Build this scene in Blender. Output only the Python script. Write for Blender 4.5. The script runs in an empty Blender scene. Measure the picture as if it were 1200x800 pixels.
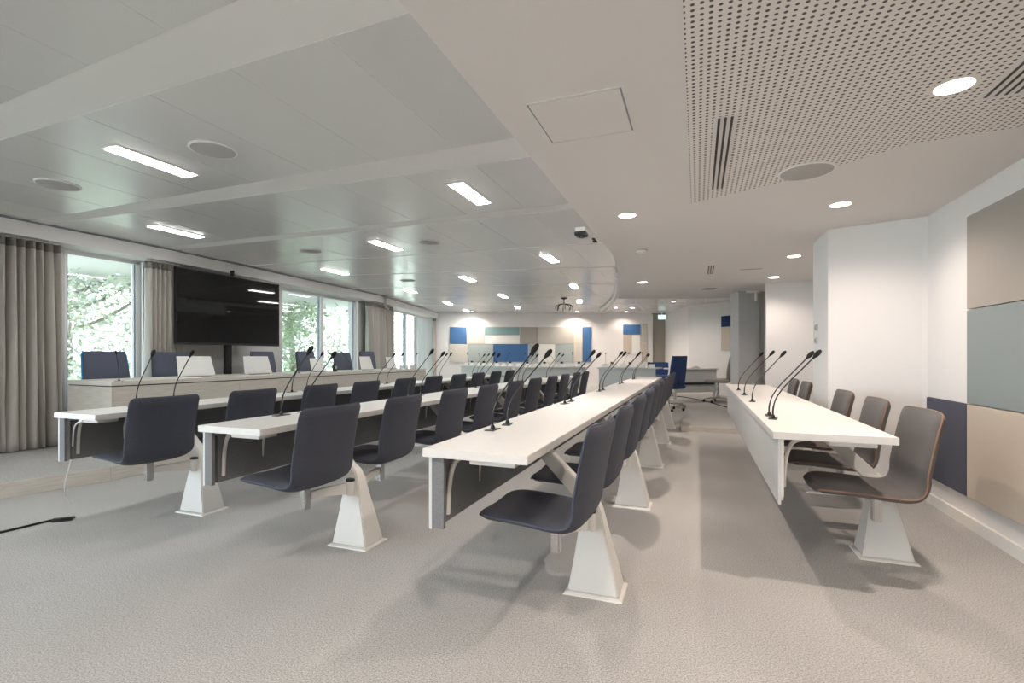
import bpy, bmesh, math, random
from mathutils import Vector, Matrix
random.seed(7)
R = math.radians
scn = bpy.context.scene
col = scn.collection

# ---------------------------------------------------------------- camera
CAMZ = 1.10
cam_d = bpy.data.cameras.new('camera')
cam = bpy.data.objects.new('camera', cam_d)
col.objects.link(cam)
cam.location = (0, 0, CAMZ)
cam.rotation_euler = (R(90), 0, 0)
cam_d.sensor_width = 36.0
cam_d.lens = 17.25
cam_d.shift_y = 17.0 / 1200.0
cam_d.clip_start = 0.05
cam_d.clip_end = 300
scn.camera = cam

# ---------------------------------------------------------------- world
world = bpy.data.worlds.new('world')
scn.world = world
world.use_nodes = True
nt = world.node_tree
bg = nt.nodes['Background']
bg.inputs['Color'].default_value = (0.84, 0.92, 1.0, 1)
bg.inputs['Strength'].default_value = 22.0

scn.view_settings.view_transform = 'Standard'
scn.view_settings.look = 'None'
scn.view_settings.gamma = 1
scn.view_settings.exposure = -0.13
scn.cycles.max_bounces = 10
scn.cycles.diffuse_bounces = 6
scn.cycles.glossy_bounces = 4
scn.cycles.transparent_max_bounces = 12
scn.cycles.sample_clamp_indirect = 6.0
scn.cycles.caustics_reflective = False
scn.cycles.caustics_refractive = False

PANEL_EMIT = 60.0
SPOT_W = 88.0
TH = math.atan(217 / 575)
SN, CS = math.sin(TH), math.cos(TH)
ZM = 2.50      # metal ceiling
ZS = 2.164     # plaster soffit
ZP = 0.12      # platform


def W(s, w):
    """row frame: s along the desk rows, w across them"""
    return (s * SN + w * CS, s * CS - w * SN)


# ---------------------------------------------------------------- materials
def mat(name, color, rough=0.6, metal=0.0, noise=None, bump=None, spec=0.5, sheen=0.0, coat=0.0):
    m = bpy.data.materials.new(name)
    m.use_nodes = True
    t = m.node_tree
    b = t.nodes['Principled BSDF']
    b.inputs['Base Color'].default_value = (*color, 1)
    b.inputs['Roughness'].default_value = rough
    b.inputs['Metallic'].default_value = metal
    b.inputs['Specular IOR Level'].default_value = spec
    b.inputs['Sheen Weight'].default_value = sheen
    b.inputs['Coat Weight'].default_value = coat
    tc = t.nodes.new('ShaderNodeTexCoord')
    if noise:
        scale, amt, stretch = noise
        mp = t.nodes.new('ShaderNodeMapping')
        mp.inputs['Scale'].default_value = stretch
        n = t.nodes.new('ShaderNodeTexNoise')
        n.inputs['Scale'].default_value = scale
        n.inputs['Detail'].default_value = 4
        r = t.nodes.new('ShaderNodeMapRange')
        r.inputs[1].default_value = 0.3
        r.inputs[2].default_value = 0.7
        r.inputs[3].default_value = 1 - amt
        r.inputs[4].default_value = 1 + amt
        mx = t.nodes.new('ShaderNodeVectorMath')
        mx.operation = 'SCALE'
        mx.inputs[0].default_value = color
        t.links.new(tc.outputs['Object'], mp.inputs[0])
        t.links.new(mp.outputs[0], n.inputs['Vector'])
        t.links.new(n.outputs['Fac'], r.inputs[0])
        t.links.new(r.outputs[0], mx.inputs['Scale'])
        t.links.new(mx.outputs[0], b.inputs['Base Color'])
    if bump:
        scale, st = bump
        n2 = t.nodes.new('ShaderNodeTexNoise')
        n2.inputs['Scale'].default_value = scale
        n2.inputs['Detail'].default_value = 3
        bp = t.nodes.new('ShaderNodeBump')
        bp.inputs['Strength'].default_value = st
        bp.inputs['Distance'].default_value = 0.004
        t.links.new(tc.outputs['Object'], n2.inputs['Vector'])
        t.links.new(n2.outputs['Fac'], bp.inputs['Height'])
        t.links.new(bp.outputs[0], b.inputs['Normal'])
    return m


def emit(name, color, st):
    m = bpy.data.materials.new(name)
    m.use_nodes = True
    t = m.node_tree
    t.nodes.remove(t.nodes['Principled BSDF'])
    e = t.nodes.new('ShaderNodeEmission')
    e.inputs[0].default_value = (*color, 1)
    e.inputs[1].default_value = st
    t.links.new(e.outputs[0], t.nodes['Material Output'].inputs[0])
    return m


M = {}
M['wall'] = mat('painted_wall', (0.70, 0.685, 0.675), 0.8, bump=(300, 0.1))
M['plaster'] = mat('soffit_plaster', (0.70, 0.685, 0.68), 0.85)
M['slab'] = mat('ceiling_white', (0.74, 0.74, 0.73), 0.55)
M['metal_panel'] = mat('lacquered_metal_tile', (0.68, 0.685, 0.68), 0.25, 0.15)
M['carpet_old'] = None
M['white'] = mat('white_laminate', (0.65, 0.635, 0.615), 0.4, noise=(60, 0.02, (1, 1, 1)))
M['edge'] = mat('desk_edge_band', (0.62, 0.60, 0.57), 0.5)
M['powder'] = mat('white_powder_coat', (0.66, 0.65, 0.62), 0.38)
M['grey_panel'] = mat('grey_felt_panel', (0.17, 0.173, 0.178), 0.85, noise=(300, 0.2, (1, 1, 1)))
M['pale_panel'] = mat('pale_grey_laminate', (0.56, 0.58, 0.58), 0.5)
M['fabric'] = mat('slate_fabric', (0.043, 0.047, 0.066), 0.9, noise=(350, 0.35, (1, 1, 1)), bump=(900, 0.5), sheen=0.06)
M['fabric_warm_lit'] = mat('slate_fabric_warm_lit', (0.080, 0.074, 0.071), 0.9, noise=(300, 0.4, (1, 1, 1)), bump=(900, 0.5), sheen=0.12)  # same slate cloth, with the warm light on it put into the base colour
M['copper'] = mat('copper_thread', (0.20, 0.12, 0.085), 0.6)
M['navy_pipe'] = mat('navy_piping', (0.05, 0.06, 0.09), 0.7)
M['blue_fabric'] = mat('blue_grey_fabric', (0.075, 0.085, 0.125), 0.85, noise=(400, 0.2, (1, 1, 1)), sheen=0.2)
M['bright_blue'] = mat('bright_blue_edge', (0.01, 0.22, 0.50), 0.6)
M['blue_chair'] = mat('royal_blue_fabric', (0.03, 0.065, 0.20), 0.85, noise=(400, 0.2, (1, 1, 1)))
M['taupe_fabric'] = mat('taupe_fabric', (0.34, 0.31, 0.29), 0.9)
M['black'] = mat('black_plastic', (0.012, 0.012, 0.013), 0.4)
M['foam'] = mat('black_foam', (0.008, 0.008, 0.008), 0.95)
M['chrome'] = mat('brushed_metal', (0.55, 0.55, 0.55), 0.25, 1.0)
M['wood'] = mat('limed_oak_veneer', (0.62, 0.58, 0.52), 0.5, noise=(6, 0.10, (1, 1, 14)))
M['wood_top'] = mat('pale_oak_top', (0.70, 0.67, 0.62), 0.45, noise=(5, 0.04, (1, 8, 1)))
M['curtain'] = mat('beige_curtain_cloth', (0.42, 0.395, 0.36), 0.85, noise=(200, 0.08, (1, 1, 1)), sheen=0.2)
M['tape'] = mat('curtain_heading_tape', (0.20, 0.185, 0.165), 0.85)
M['frame'] = mat('white_window_frame', (0.86, 0.87, 0.88), 0.4)
M['alu'] = mat('grey_frame_gasket', (0.22, 0.25, 0.29), 0.4)
M['screen'] = mat('black_glass_screen', (0.004, 0.004, 0.005), 0.03, spec=0.55)
M['grey_col'] = mat('grey_column_cladding', (0.42, 0.415, 0.41), 0.6)
M['taupe'] = mat('taupe_acoustic_panel', (0.33, 0.30, 0.27), 0.85, noise=(400, 0.06, (1, 1, 1)))
M['sage'] = mat('sage_acoustic_panel', (0.22, 0.25, 0.25), 0.85, noise=(400, 0.06, (1, 1, 1)))
M['sage_lt'] = mat('pale_sage_acoustic_panel', (0.36, 0.41, 0.40), 0.85)
M['teal'] = mat('teal_acoustic_panel', (0.20, 0.31, 0.31), 0.85)
M['beige'] = mat('beige_acoustic_panel', (0.50, 0.44, 0.37), 0.85, noise=(400, 0.05, (1, 1, 1)))
M['cream'] = mat('cream_acoustic_panel', (0.56, 0.53, 0.47), 0.85)
M['greige'] = mat('greige_acoustic_panel', (0.44, 0.42, 0.38), 0.85)
M['navy'] = mat('navy_acoustic_panel', (0.065, 0.07, 0.10), 0.85, noise=(400, 0.06, (1, 1, 1)))
M['blue'] = mat('blue_acoustic_panel', (0.045, 0.125, 0.28), 0.85)
M['navy_deep'] = mat('deep_navy_acoustic_panel', (0.012, 0.035, 0.10), 0.85)
M['offwhite'] = mat('white_acoustic_panel', (0.74, 0.73, 0.69), 0.8)
M['taupe_wall'] = mat('taupe_door_leaf', (0.30, 0.27, 0.23), 0.7)
M['grille'] = mat('speaker_mesh', (0.42, 0.41, 0.40), 0.8, bump=(500, 0.5))
M['panel_light'] = emit('led_diffuser', (1.0, 0.985, 0.95), PANEL_EMIT)
M['spot_disc'] = emit('downlight_lens', (1.0, 0.93, 0.84), 14.0)
M['exit'] = emit('exit_sign_face', (0.70, 0.95, 0.92), 1.4)
M['led'] = emit('status_led', (0.1, 1, 0.3), 2)
M['leaf'] = mat('pale_leaf', (0.66, 0.72, 0.56), 0.7)
M['leaf2'] = mat('deep_leaf', (0.50, 0.60, 0.40), 0.7)
M['leaf3'] = mat('silvery_leaf', (0.80, 0.83, 0.80), 0.7)
M['bark'] = mat('bark', (0.40, 0.37, 0.32), 0.9)
M['lawn'] = mat('ground_outside', (0.42, 0.44, 0.36), 0.9, noise=(2, 0.3, (1, 1, 1)))
M['render_w'] = mat('pale_render', (0.75, 0.76, 0.74), 0.9)
M['cable_w'] = mat('white_cable', (0.78, 0.78, 0.78), 0.5)
M['paper'] = mat('white_card', (0.82, 0.82, 0.80), 0.6)
M['glassware'] = mat('clear_glassware', (0.75, 0.80, 0.82), 0.08, spec=0.8)


def carpet():
    m = bpy.data.materials.new('loop_carpet')
    m.use_nodes = True
    t = m.node_tree
    b = t.nodes['Principled BSDF']
    b.inputs['Roughness'].default_value = 0.95
    b.inputs['Specular IOR Level'].default_value = 0.15
    tc = t.nodes.new('ShaderNodeTexCoord')
    n = t.nodes.new('ShaderNodeTexNoise')
    n.inputs['Scale'].default_value = 165
    n.inputs['Detail'].default_value = 6
    n.inputs['Roughness'].default_value = 0.75
    n2 = t.nodes.new('ShaderNodeTexNoise')
    n2.inputs['Scale'].default_value = 2.2
    n2.inputs['Detail'].default_value = 2
    cr = t.nodes.new('ShaderNodeValToRGB')
    cr.color_ramp.elements[0].position = 0.35
    cr.color_ramp.elements[0].color = (0.20, 0.194, 0.186, 1)
    cr.color_ramp.elements[1].position = 0.65
    cr.color_ramp.elements[1].color = (0.60, 0.588, 0.57, 1)
    mx = t.nodes.new('ShaderNodeMix')
    mx.data_type = 'RGBA'
    mx.blend_type = 'MULTIPLY'
    mx.inputs[0].default_value = 1
    r = t.nodes.new('ShaderNodeMapRange')
    r.inputs[3].default_value = 0.93
    r.inputs[4].default_value = 1.07
    bp = t.nodes.new('ShaderNodeBump')
    bp.inputs['Strength'].default_value = 0.6
    bp.inputs['Distance'].default_value = 0.006
    t.links.new(tc.outputs['Object'], n.inputs['Vector'])
    t.links.new(tc.outputs['Object'], n2.inputs['Vector'])
    t.links.new(n.outputs['Fac'], cr.inputs[0])
    t.links.new(n2.outputs['Fac'], r.inputs[0])
    t.links.new(cr.outputs[0], mx.inputs[6])
    t.links.new(r.outputs[0], mx.inputs[7])
    t.links.new(mx.outputs[2], b.inputs['Base Color'])
    t.links.new(n.outputs['Fac'], bp.inputs['Height'])
    t.links.new(bp.outputs[0], b.inputs['Normal'])
    return m


M['carpet'] = carpet()


def perforated():
    """plaster board with small round sound holes on a 29 mm grid"""
    m = bpy.data.materials.new('perforated_plasterboard')
    m.use_nodes = True
    t = m.node_tree
    b = t.nodes['Principled BSDF']
    b.inputs['Roughness'].default_value = 0.85
    tc = t.nodes.new('ShaderNodeTexCoord')
    sc = t.nodes.new('ShaderNodeVectorMath')
    sc.operation = 'SCALE'
    sc.inputs['Scale'].default_value = 1 / 0.027
    fr = t.nodes.new('ShaderNodeVectorMath')
    fr.operation = 'FRACTION'
    sb = t.nodes.new('ShaderNodeVectorMath')
    sb.operation = 'SUBTRACT'
    sb.inputs[1].default_value = (0.5, 0.5, 0)
    ml = t.nodes.new('ShaderNodeVectorMath')
    ml.operation = 'MULTIPLY'
    ml.inputs[1].default_value = (1, 1, 0)
    ln = t.nodes.new('ShaderNodeVectorMath')
    ln.operation = 'LENGTH'
    r = t.nodes.new('ShaderNodeMapRange')
    r.inputs[1].default_value = 0.21
    r.inputs[2].default_value = 0.27
    mx = t.nodes.new('ShaderNodeMix')
    mx.data_type = 'RGBA'
    mx.inputs[6].default_value = (0.10, 0.095, 0.09, 1)
    mx.inputs[7].default_value = (0.74, 0.71, 0.69, 1)
    t.links.new(tc.outputs['Object'], sc.inputs[0])
    t.links.new(sc.outputs[0], fr.inputs[0])
    t.links.new(fr.outputs[0], sb.inputs[0])
    t.links.new(sb.outputs[0], ml.inputs[0])
    t.links.new(ml.outputs[0], ln.inputs[0])
    t.links.new(ln.outputs['Value'], r.inputs[0])
    t.links.new(r.outputs[0], mx.inputs[0])
    t.links.new(mx.outputs[2], b.inputs['Base Color'])
    return m


M['perf'] = perforated()


def pane_mat():
    m = bpy.data.materials.new('window_glass')
    m.use_nodes = True
    t = m.node_tree
    t.nodes.remove(t.nodes['Principled BSDF'])
    tr = t.nodes.new('ShaderNodeBsdfTransparent')
    tr.inputs[0].default_value = (0.93, 0.96, 0.97, 1)
    gl = t.nodes.new('ShaderNodeBsdfGlossy')
    gl.inputs['Roughness'].default_value = 0.02
    lw = t.nodes.new('ShaderNodeLayerWeight')
    pw = t.nodes.new('ShaderNodeMath')
    pw.operation = 'POWER'
    pw.inputs[1].default_value = 5.0
    fz = t.nodes.new('ShaderNodeMath')
    fz.operation = 'MULTIPLY_ADD'
    fz.inputs[1].default_value = 0.35
    fz.inputs[2].default_value = 0.025
    t.links.new(lw.outputs['Facing'], pw.inputs[0])
    t.links.new(pw.outputs[0], fz.inputs[0])
    mx = t.nodes.new('ShaderNodeMixShader')
    t.links.new(fz.outputs[0], mx.inputs[0])
    t.links.new(tr.outputs[0], mx.inputs[1])
    t.links.new(gl.outputs[0], mx.inputs[2])
    t.links.new(mx.outputs[0], t.nodes['Material Output'].inputs[0])
    return m


M['glass'] = pane_mat()


# ---------------------------------------------------------------- helpers
class MB:
    """collects simple shapes and links them as one mesh object"""

    def __init__(self):
        self.v, self.f = [], []

    def add(self, vs, fs):
        o = len(self.v)
        self.v += [tuple(p) for p in vs]
        self.f += [tuple(i + o for i in f) for f in fs]
        return self

    def box(self, x0, x1, y0, y1, z0, z1):
        vs = [(x, y, z) for z in (z0, z1) for y in (y0, y1) for x in (x0, x1)]
        return self.add(vs, [(0, 2, 3, 1), (4, 5, 7, 6), (0, 1, 5, 4), (2, 6, 7, 3), (0, 4, 6, 2), (1, 3, 7, 5)])

    def prism(self, poly, z0, z1):
        n = len(poly)
        a = sum(poly[i][0] * poly[(i + 1) % n][1] - poly[(i + 1) % n][0] * poly[i][1] for i in range(n))
        if a < 0:
            poly = poly[::-1]
        vs = [(p[0], p[1], z0) for p in poly] + [(p[0], p[1], z1) for p in poly]
        fs = [tuple(range(n))[::-1], tuple(range(n, 2 * n))]
        fs += [(i, (i + 1) % n, n + (i + 1) % n, n + i) for i in range(n)]
        return self.add(vs, fs)

    def loft(self, rings):
        n = len(rings[0])
        vs = [p for r in rings for p in r]
        fs = [tuple(range(n))[::-1], tuple(range((len(rings) - 1) * n, len(rings) * n))]
        for k in range(len(rings) - 1):
            for i in range(n):
                j = (i + 1) % n
                fs.append((k * n + i, k * n + j, (k + 1) * n + j, (k + 1) * n + i))
        return self.add(vs, fs)

    def tube(self, pts, r, n=8, closed=False):
        pts = [Vector(p) for p in pts]
        rad = r if isinstance(r, (list, tuple)) else [r] * len(pts)
        rings = []
        m = len(pts)
        prev = None
        for i, p in enumerate(pts):
            if closed:
                d = pts[(i + 1) % m] - pts[i - 1]
            else:
                d = pts[min(i + 1, m - 1)] - pts[max(i - 1, 0)]
            d.normalize()
            if prev is None:
                a = Vector((0, 0, 1)) if abs(d.z) < 0.9 else Vector((1, 0, 0))
                x = d.cross(a).normalized()
            else:
                x = (prev - d * prev.dot(d)).normalized()
            prev = x
            y = d.cross(x)
            rings.append([tuple(p + (x * math.cos(2 * math.pi * k / n) + y * math.sin(2 * math.pi * k / n)) * rad[i]) for k in range(n)])
        if closed:
            o = len(self.v)
            for rg in rings:
                self.v += rg
            for k in range(m):
                for i in range(n):
                    j = (i + 1) % n
                    k2 = (k + 1) % m
                    self.f.append((o + k * n + i, o + k * n + j, o + k2 * n + j, o + k2 * n + i))
            return self
        return self.loft(rings)

    def lathe(self, prof, c=(0, 0, 0), n=20, axis=None):
        rings = [[(c[0] + r * math.cos(2 * math.pi * k / n), c[1] + r * math.sin(2 * math.pi * k / n), c[2] + z) for k in range(n)] for r, z in prof]
        return self.loft(rings)

    def tf(self, mtx):
        self.v = [tuple(mtx @ Vector(p)) for p in self.v]
        return self

    def build(self, name, material, parent=None, smooth=False, bevel=0.0):
        me = bpy.data.meshes.new(name)
        me.from_pydata(self.v, [], self.f)
        bm = bmesh.new()
        bm.from_mesh(me)
        bmesh.ops.recalc_face_normals(bm, faces=bm.faces[:])
        if bevel:
            bmesh.ops.bevel(bm, geom=[e for e in bm.edges if len(e.link_faces) == 2 and e.calc_face_angle() > 0.5], offset=bevel, segments=2, affect='EDGES', clamp_overlap=True)
        bm.to_mesh(me)
        bm.free()
        if smooth:
            for p in me.polygons:
                p.use_smooth = True
            me.set_sharp_from_angle(angle=R(40))
        me.materials.append(material)
        o = bpy.data.objects.new(name, me)
        col.objects.link(o)
        if parent:
            o.parent = parent
        return o


def tag(o, label=None, cat=None, group=None, kind=None):
    for k, v in (('label', label), ('category', cat), ('group', group), ('kind', kind)):
        if v:
            o[k] = v
    return o


def thing(name, label, cat, loc=(0, 0, 0), rz=0.0, group=None):
    o = bpy.data.objects.new(name, None)
    o.empty_display_size = 0.1
    col.objects.link(o)
    o.location = loc
    o.rotation_euler = (0, 0, rz)
    return tag(o, label, cat, group)


def struct(o):
    o['kind'] = 'structure'
    return o


def copy_tree(o, parent=None):
    c = o.copy()
    col.objects.link(c)
    c.parent = parent
    for ch in list(o.children):
        copy_tree(ch, c)
    return c


def catmull(pts, n=6):
    pts = [Vector(p) for p in pts]
    out = []
    for i in range(len(pts) - 1):
        p0 = pts[max(i - 1, 0)]
        p1, p2 = pts[i], pts[i + 1]
        p3 = pts[min(i + 2, len(pts) - 1)]
        for k in range(n):
            t = k / n
            out.append(0.5 * ((2 * p1) + (p2 - p0) * t + (2 * p0 - 5 * p1 + 4 * p2 - p3) * t * t + (3 * p1 - p0 - 3 * p2 + p3) * t ** 3))
    out.append(pts[-1])
    return out


ORD = ['nearest', 'second', 'third', 'fourth', 'fifth', 'sixth', 'seventh', 'eighth', 'ninth', 'farthest']


def nth(i, n):
    return 'nearest the camera' if i == 0 else ('last at the far end' if i == n - 1 else ORD[i] + ' from the near end')


# ================================================================= SETTING
# floor
fl = MB().box(-8.5, 8.5, -5, 17, -0.12, 0.0).build('floor', M['carpet'])
struct(fl)

# window wall polyline (pelmet face F), runs from behind the camera to the back wall
F = [W(-4.5, -6.48), (-5.09, 4.88), (-4.47, 6.42), (-4.01, 8.02), (-3.03, 11.26), (-2.55, 14.7), (-2.40, 15.95)]


def offset_line(P, d):
    out = []
    for i, p in enumerate(P):
        a = Vector(P[max(i - 1, 0)])
        b = Vector(P[min(i + 1, len(P) - 1)])
        t = (b - a).normalized()
        nrm = Vector((-t.y, t.x))     # outward = left of travel
        out.append((p[0] + nrm.x * d, p[1] + nrm.y * d))
    return out


def hit(P, px):
    """arclength on polyline P where the sight line through image column px crosses it"""
    r = (px - 600) / 575
    L = 0
    for i in range(len(P) - 1):
        (x0, y0), (x1, y1) = P[i], P[i + 1]
        g0, g1 = x0 - r * y0, x1 - r * y1
        sl = math.hypot(x1 - x0, y1 - y0)
        if g0 * g1 <= 0 and (y0 + y1) > 0:
            return L + sl * g0 / (g0 - g1)
        L += sl
    return L


def at(P, L):
    for i in range(len(P) - 1):
        sl = math.hypot(P[i + 1][0] - P[i][0], P[i + 1][1] - P[i][1])
        if L <= sl or i == len(P) - 2:
            t = L / sl
            return (P[i][0] + (P[i + 1][0] - P[i][0]) * t, P[i][1] + (P[i + 1][1] - P[i][1]) * t)
        L -= sl


def strip(P, L0, L1):
    """points of P between two arclengths"""
    out = [at(P, L0)]
    L = 0
    for i in range(len(P) - 1):
        L += math.hypot(P[i + 1][0] - P[i][0], P[i + 1][1] - P[i][1])
        if L0 + 1e-3 < L < L1 - 1e-3:
            out.append(P[i + 1])
    out.append(at(P, L1))
    return out


def wall_run(P, L0, L1, d0, d1, z0, z1):
    s_ = strip(P, L0, L1)
    a, b = offset_line(s_, d0), offset_line(s_, d1)
    return MB().prism(a + b[::-1], z0, z1)


LT = hit(F, 516) + 1.0
Ltot = sum(math.dist(F[i], F[i + 1]) for i in range(len(F) - 1))
trim = wall_run(F, 0, Ltot, 0.0, 0.55, 2.335, ZM - 0.006).build('trim_1', M['slab'])
struct(trim)
joint = wall_run(F, 0, Ltot, -0.006, 0.0, 2.484, ZM - 0.006).build('trim_2', M['alu'])
struct(joint)

G = offset_line(F, 0.34)          # glazing plane
# opening edges as columns of the photograph, converted once to lengths along the wall
Lw = [hit(G, c) for c in (74, 166, 329, 418, 461, 506)]
base0 = Lw[0] - 5.4
segs = [('pier', 0, 1.0), ('win', 1.0, 2.6), ('pier', 2.6, 3.4), ('win', 3.4, 5.0), ('pier', 5.0, Lw[0]),
        ('win', Lw[0], Lw[1]), ('pier', Lw[1], Lw[2]), ('win', Lw[2], Lw[3]), ('pier', Lw[3], Lw[4]),
        ('win', Lw[4], Lw[5]), ('pier', Lw[5], sum(math.dist(G[i], G[i + 1]) for i in range(len(G) - 1)))]
wn = 0
pier_mb = MB()
for kind, a, b in segs:
    if kind == 'pier':
        q = wall_run(G, a, b, -0.03, 0.22, 0, 2.7)
        pier_mb.add(q.v, q.f)
    else:
        q = wall_run(G, a, b, -0.02, 0.22, 0, 0.32)
        pier_mb.add(q.v, q.f)
        q = wall_run(G, a, b, -0.02, 0.22, 2.33, 2.7)
        pier_mb.add(q.v, q.f)
struct(pier_mb.build('wall_left', M['wall']))


def window(n, a, b, nm):
    """nm inner mullions"""
    fr = wall_run(G, a, b, 0.03, 0.10, 0.32, 0.37)
    q = wall_run(G, a, b, 0.03, 0.10, 2.29, 2.33)
    fr.add(q.v, q.f)
    for e in (a, b - 0.05):
        q = wall_run(G, e, e + 0.05, 0.03, 0.10, 0.32, 2.33)
        fr.add(q.v, q.f)
    w = fr.build('window_%d' % n, M['frame'])
    struct(w)
    k = (b - a) / (nm + 1)
    for i in range(nm):
        wall_run(G, a + k * (i + 1) - 0.05, a + k * (i + 1) + 0.05, 0.02, 0.11, 0.37, 2.29).build('mullion', M['frame'], w)
    for i in range(nm + 1):
        a1 = a + k * i + 0.05
        b1 = a + k * (i + 1) - 0.05
        wall_run(G, a1, b1, 0.06, 0.068, 0.37, 2.29).build('pane', M['glass'], w)
        for e in (a1, b1 - 0.015):
            wall_run(G, e, e + 0.015, 0.045, 0.085, 0.37, 2.29).build('gasket', M['alu'], w)
    return w


window(1, 1.0, 2.6, 0)
window(2, 3.4, 5.0, 0)
window(3, Lw[0], Lw[1], 0)
window(4, Lw[2], Lw[3], 1)
w5 = window(5, Lw[4], Lw[5], 2)

# back wall, right-hand walls and the wall behind the camera
YB = 15.9
struct(MB().box(-3.2, 4.53, YB, YB + 0.2, 0, 2.7).build('wall_back', M['wall']))
dr = struct(MB().box(4.53, 5.05, YB + 0.12, YB + 0.2, 0, 2.7).build('door_1', M['taupe_wall']))
MB().box(4.53, 4.57, YB + 0.02, YB + 0.12, 0, 2.45).build('door_frame', M['wall'], dr)
struct(MB().prism([(5.0, 16.1), (5.2, 16.1), (5.1, 13.7), (6.0, 12.3), (7.6, 10.6), (7.45, 10.45), (5.8, 12.1), (4.91, 13.64)], 0, 2.7).build('wall_far_right', M['wall']))
rw = [W(-5.0, 1.64), W(8.1, 1.64), W(8.1, 1.9), W(-5.0, 1.9)]
struct(MB().prism(rw, 0, 2.7).build('wall_right', M['wall']))
pier = [W(4.62, 1.61), W(4.80, 1.03), W(5.36, 1.03), W(5.36, 1.64), W(4.6, 1.645)]
struct(MB().prism(pier, 0, ZS).build('wall_pier', M['wall']))
struct(MB().prism([W(8.0, 0.94), W(8.0, 1.64), W(8.15, 1.64), W(8.15, 0.94)], 0, ZS).build('wall_recess', M['wall']))
struct(MB().prism([W(8.1, 1.64), W(8.1, 1.9), (7.6, 10.6), (7.45, 10.45)], 0, 2.7).build('wall_corridor', M['wall']))
struct(MB().box(-8.4, 4.5, -4.4, -4.2, 0, 2.7).build('wall_behind', M['wall']))

# baseboards
q = MB().prism([W(-4.5, 1.618), W(4.6, 1.618), W(4.6, 1.64), W(-4.5, 1.64)], 0, 0.075)
struct(q.build('baseboard_right', M['offwhite']))
struct(MB().prism([W(4.60, 1.60), W(4.785, 1.015), W(4.80, 1.03), W(4.62, 1.61)], 0, 0.075).build('baseboard_pier', M['offwhite']))
struct(MB().box(-2.4, 4.53, YB - 0.02, YB, 0.12, 0.2).build('baseboard_back', M['offwhite']))

# right wall acoustic tiles (each a thin board)
RZ = -TH


def tile(s0, s1, z0, z1, m, wface=1.64, th=0.022, parent=None):
    a = W(s0 + .003, wface - th)
    b = W(s1 - .003, wface - th)
    c = W(s1 - .003, wface - 0.0005)
    d = W(s0 + .003, wface - 0.0005)
    return MB().prism([a, b, c, d], z0 + .003, z1 - .003).build('acoustic_panel', M[m], parent, bevel=0.003)


wr = bpy.data.objects['wall_right']
tile(3.98, 4.57, 0.195, 0.795, 'navy', parent=wr)
cols = [('beige', 'sage', 'taupe'), ('taupe', 'beige', 'sage'), ('navy', 'taupe', 'beige'), ('beige', 'sage', 'taupe')]
for k, cc in enumerate(cols):
    s1 = 3.98 - 1.2 * k
    for j in range(3):
        tile(s1 - 1.2, s1, 0.195 + 0.6 * j, 0.795 + 0.6 * j, cc[j], parent=wr)

# back wall tiles
wb = bpy.data.objects['wall_back']


def btile(p0, p1, q0, q1, m):
    k = 575 / YB
    x0, x1 = (p0 - 600) / k, (p1 - 600) / k
    z1, z0 = CAMZ - (q0 - 417) / k, CAMZ - (q1 - 417) / k
    MB().box(x0 + .006, x1 - .006, YB - 0.03, YB, z0 + .006, z1 - .006).build('acoustic_panel', M[m], wb)


for a in [(527, 547, 383, 403, 'blue'), (547, 568, 383, 403, 'cream'), (568, 609, 383, 392.5, 'teal'), (568, 609, 392.5, 403, 'offwhite'),
          (609, 630, 383, 403, 'taupe'), (630, 672, 383, 403, 'greige'), (672, 682.5, 383, 424, 'cream'), (682.5, 693, 383, 424, 'blue'),
          (527, 548, 403, 424, 'cream'), (548, 578, 403, 424, 'sage_lt'), (578, 619, 403, 424, 'blue'), (619, 630, 403, 424, 'sage_lt'),
          (630, 650.5, 403, 424, 'offwhite'), (650.5, 672, 403, 424, 'sage_lt'),
          (730, 750.5, 380, 392, 'blue'), (730, 739.5, 392, 415, 'beige'), (740, 750, 392, 415, 'offwhite'), (751.5, 758.5, 379, 402, 'greige'), (751.5, 758.5, 402, 424, 'beige')]:
    btile(*a)

# tiles on the far right wall
P0, P1 = Vector((4.91, 13.64)), Vector((5.8, 12.1))
d_ = (P1 - P0).normalized()
n_ = Vector((-d_.y, d_.x)) * -1
wfr = bpy.data.objects['wall_far_right']


def on_far(px):
    r = (px - 600) / 575
    g0, g1 = P0.x - r * P0.y, P1.x - r * P1.y
    return g0 / (g0 - g1)


for c0, c1, z0, z1, m in [(846, 866, 1.85, 2.13, 'navy_deep'), (846, 866, 1.25, 1.85, 'beige')]:
    a, b = P0.lerp(P1, on_far(c0)), P0.lerp(P1, on_far(c1))
    MB().prism([a, b, b + n_ * 0.03, a + n_ * 0.03], z0, z1).build('acoustic_panel', M[m], wfr)

# raised floors -----------------------------------------------------------
pl = [(-4.9, 2.5), (-3.95, 3.787), W(2.8, -4.85), W(9.55, -4.85), (-1.0, 10.35), (3.6, 10.35), (3.6, 15.9), (-2.6, 15.9), (-3.2, 11.5), W(6.9, -6.9), W(3, -6.82), W(-1, -6.82), (-6.6, 0.2)]
plat = struct(MB().prism([W(-1.5, -6.82), (-6.2, 0.8)] + pl[:-2] + [W(3, -6.82)], 0, ZP).build('floor_platform', M['carpet']))
for a, b in [((-6.2, 0.8), pl[0]), (pl[0], pl[1]), (pl[1], pl[2]), (pl[2], pl[3]), (pl[3], pl[4]), (pl[4], pl[5])]:
    a, b = Vector(a), Vector(b)
    d = (b - a).normalized()
    n = Vector((d.y, -d.x)) * 0.012
    MB().prism([a + n * 0.02, b + n * 0.02, b + n, a + n], 0.0, ZP - 0.001).build('riser', M['wood'], plat)
ZR = 0.075
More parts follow.
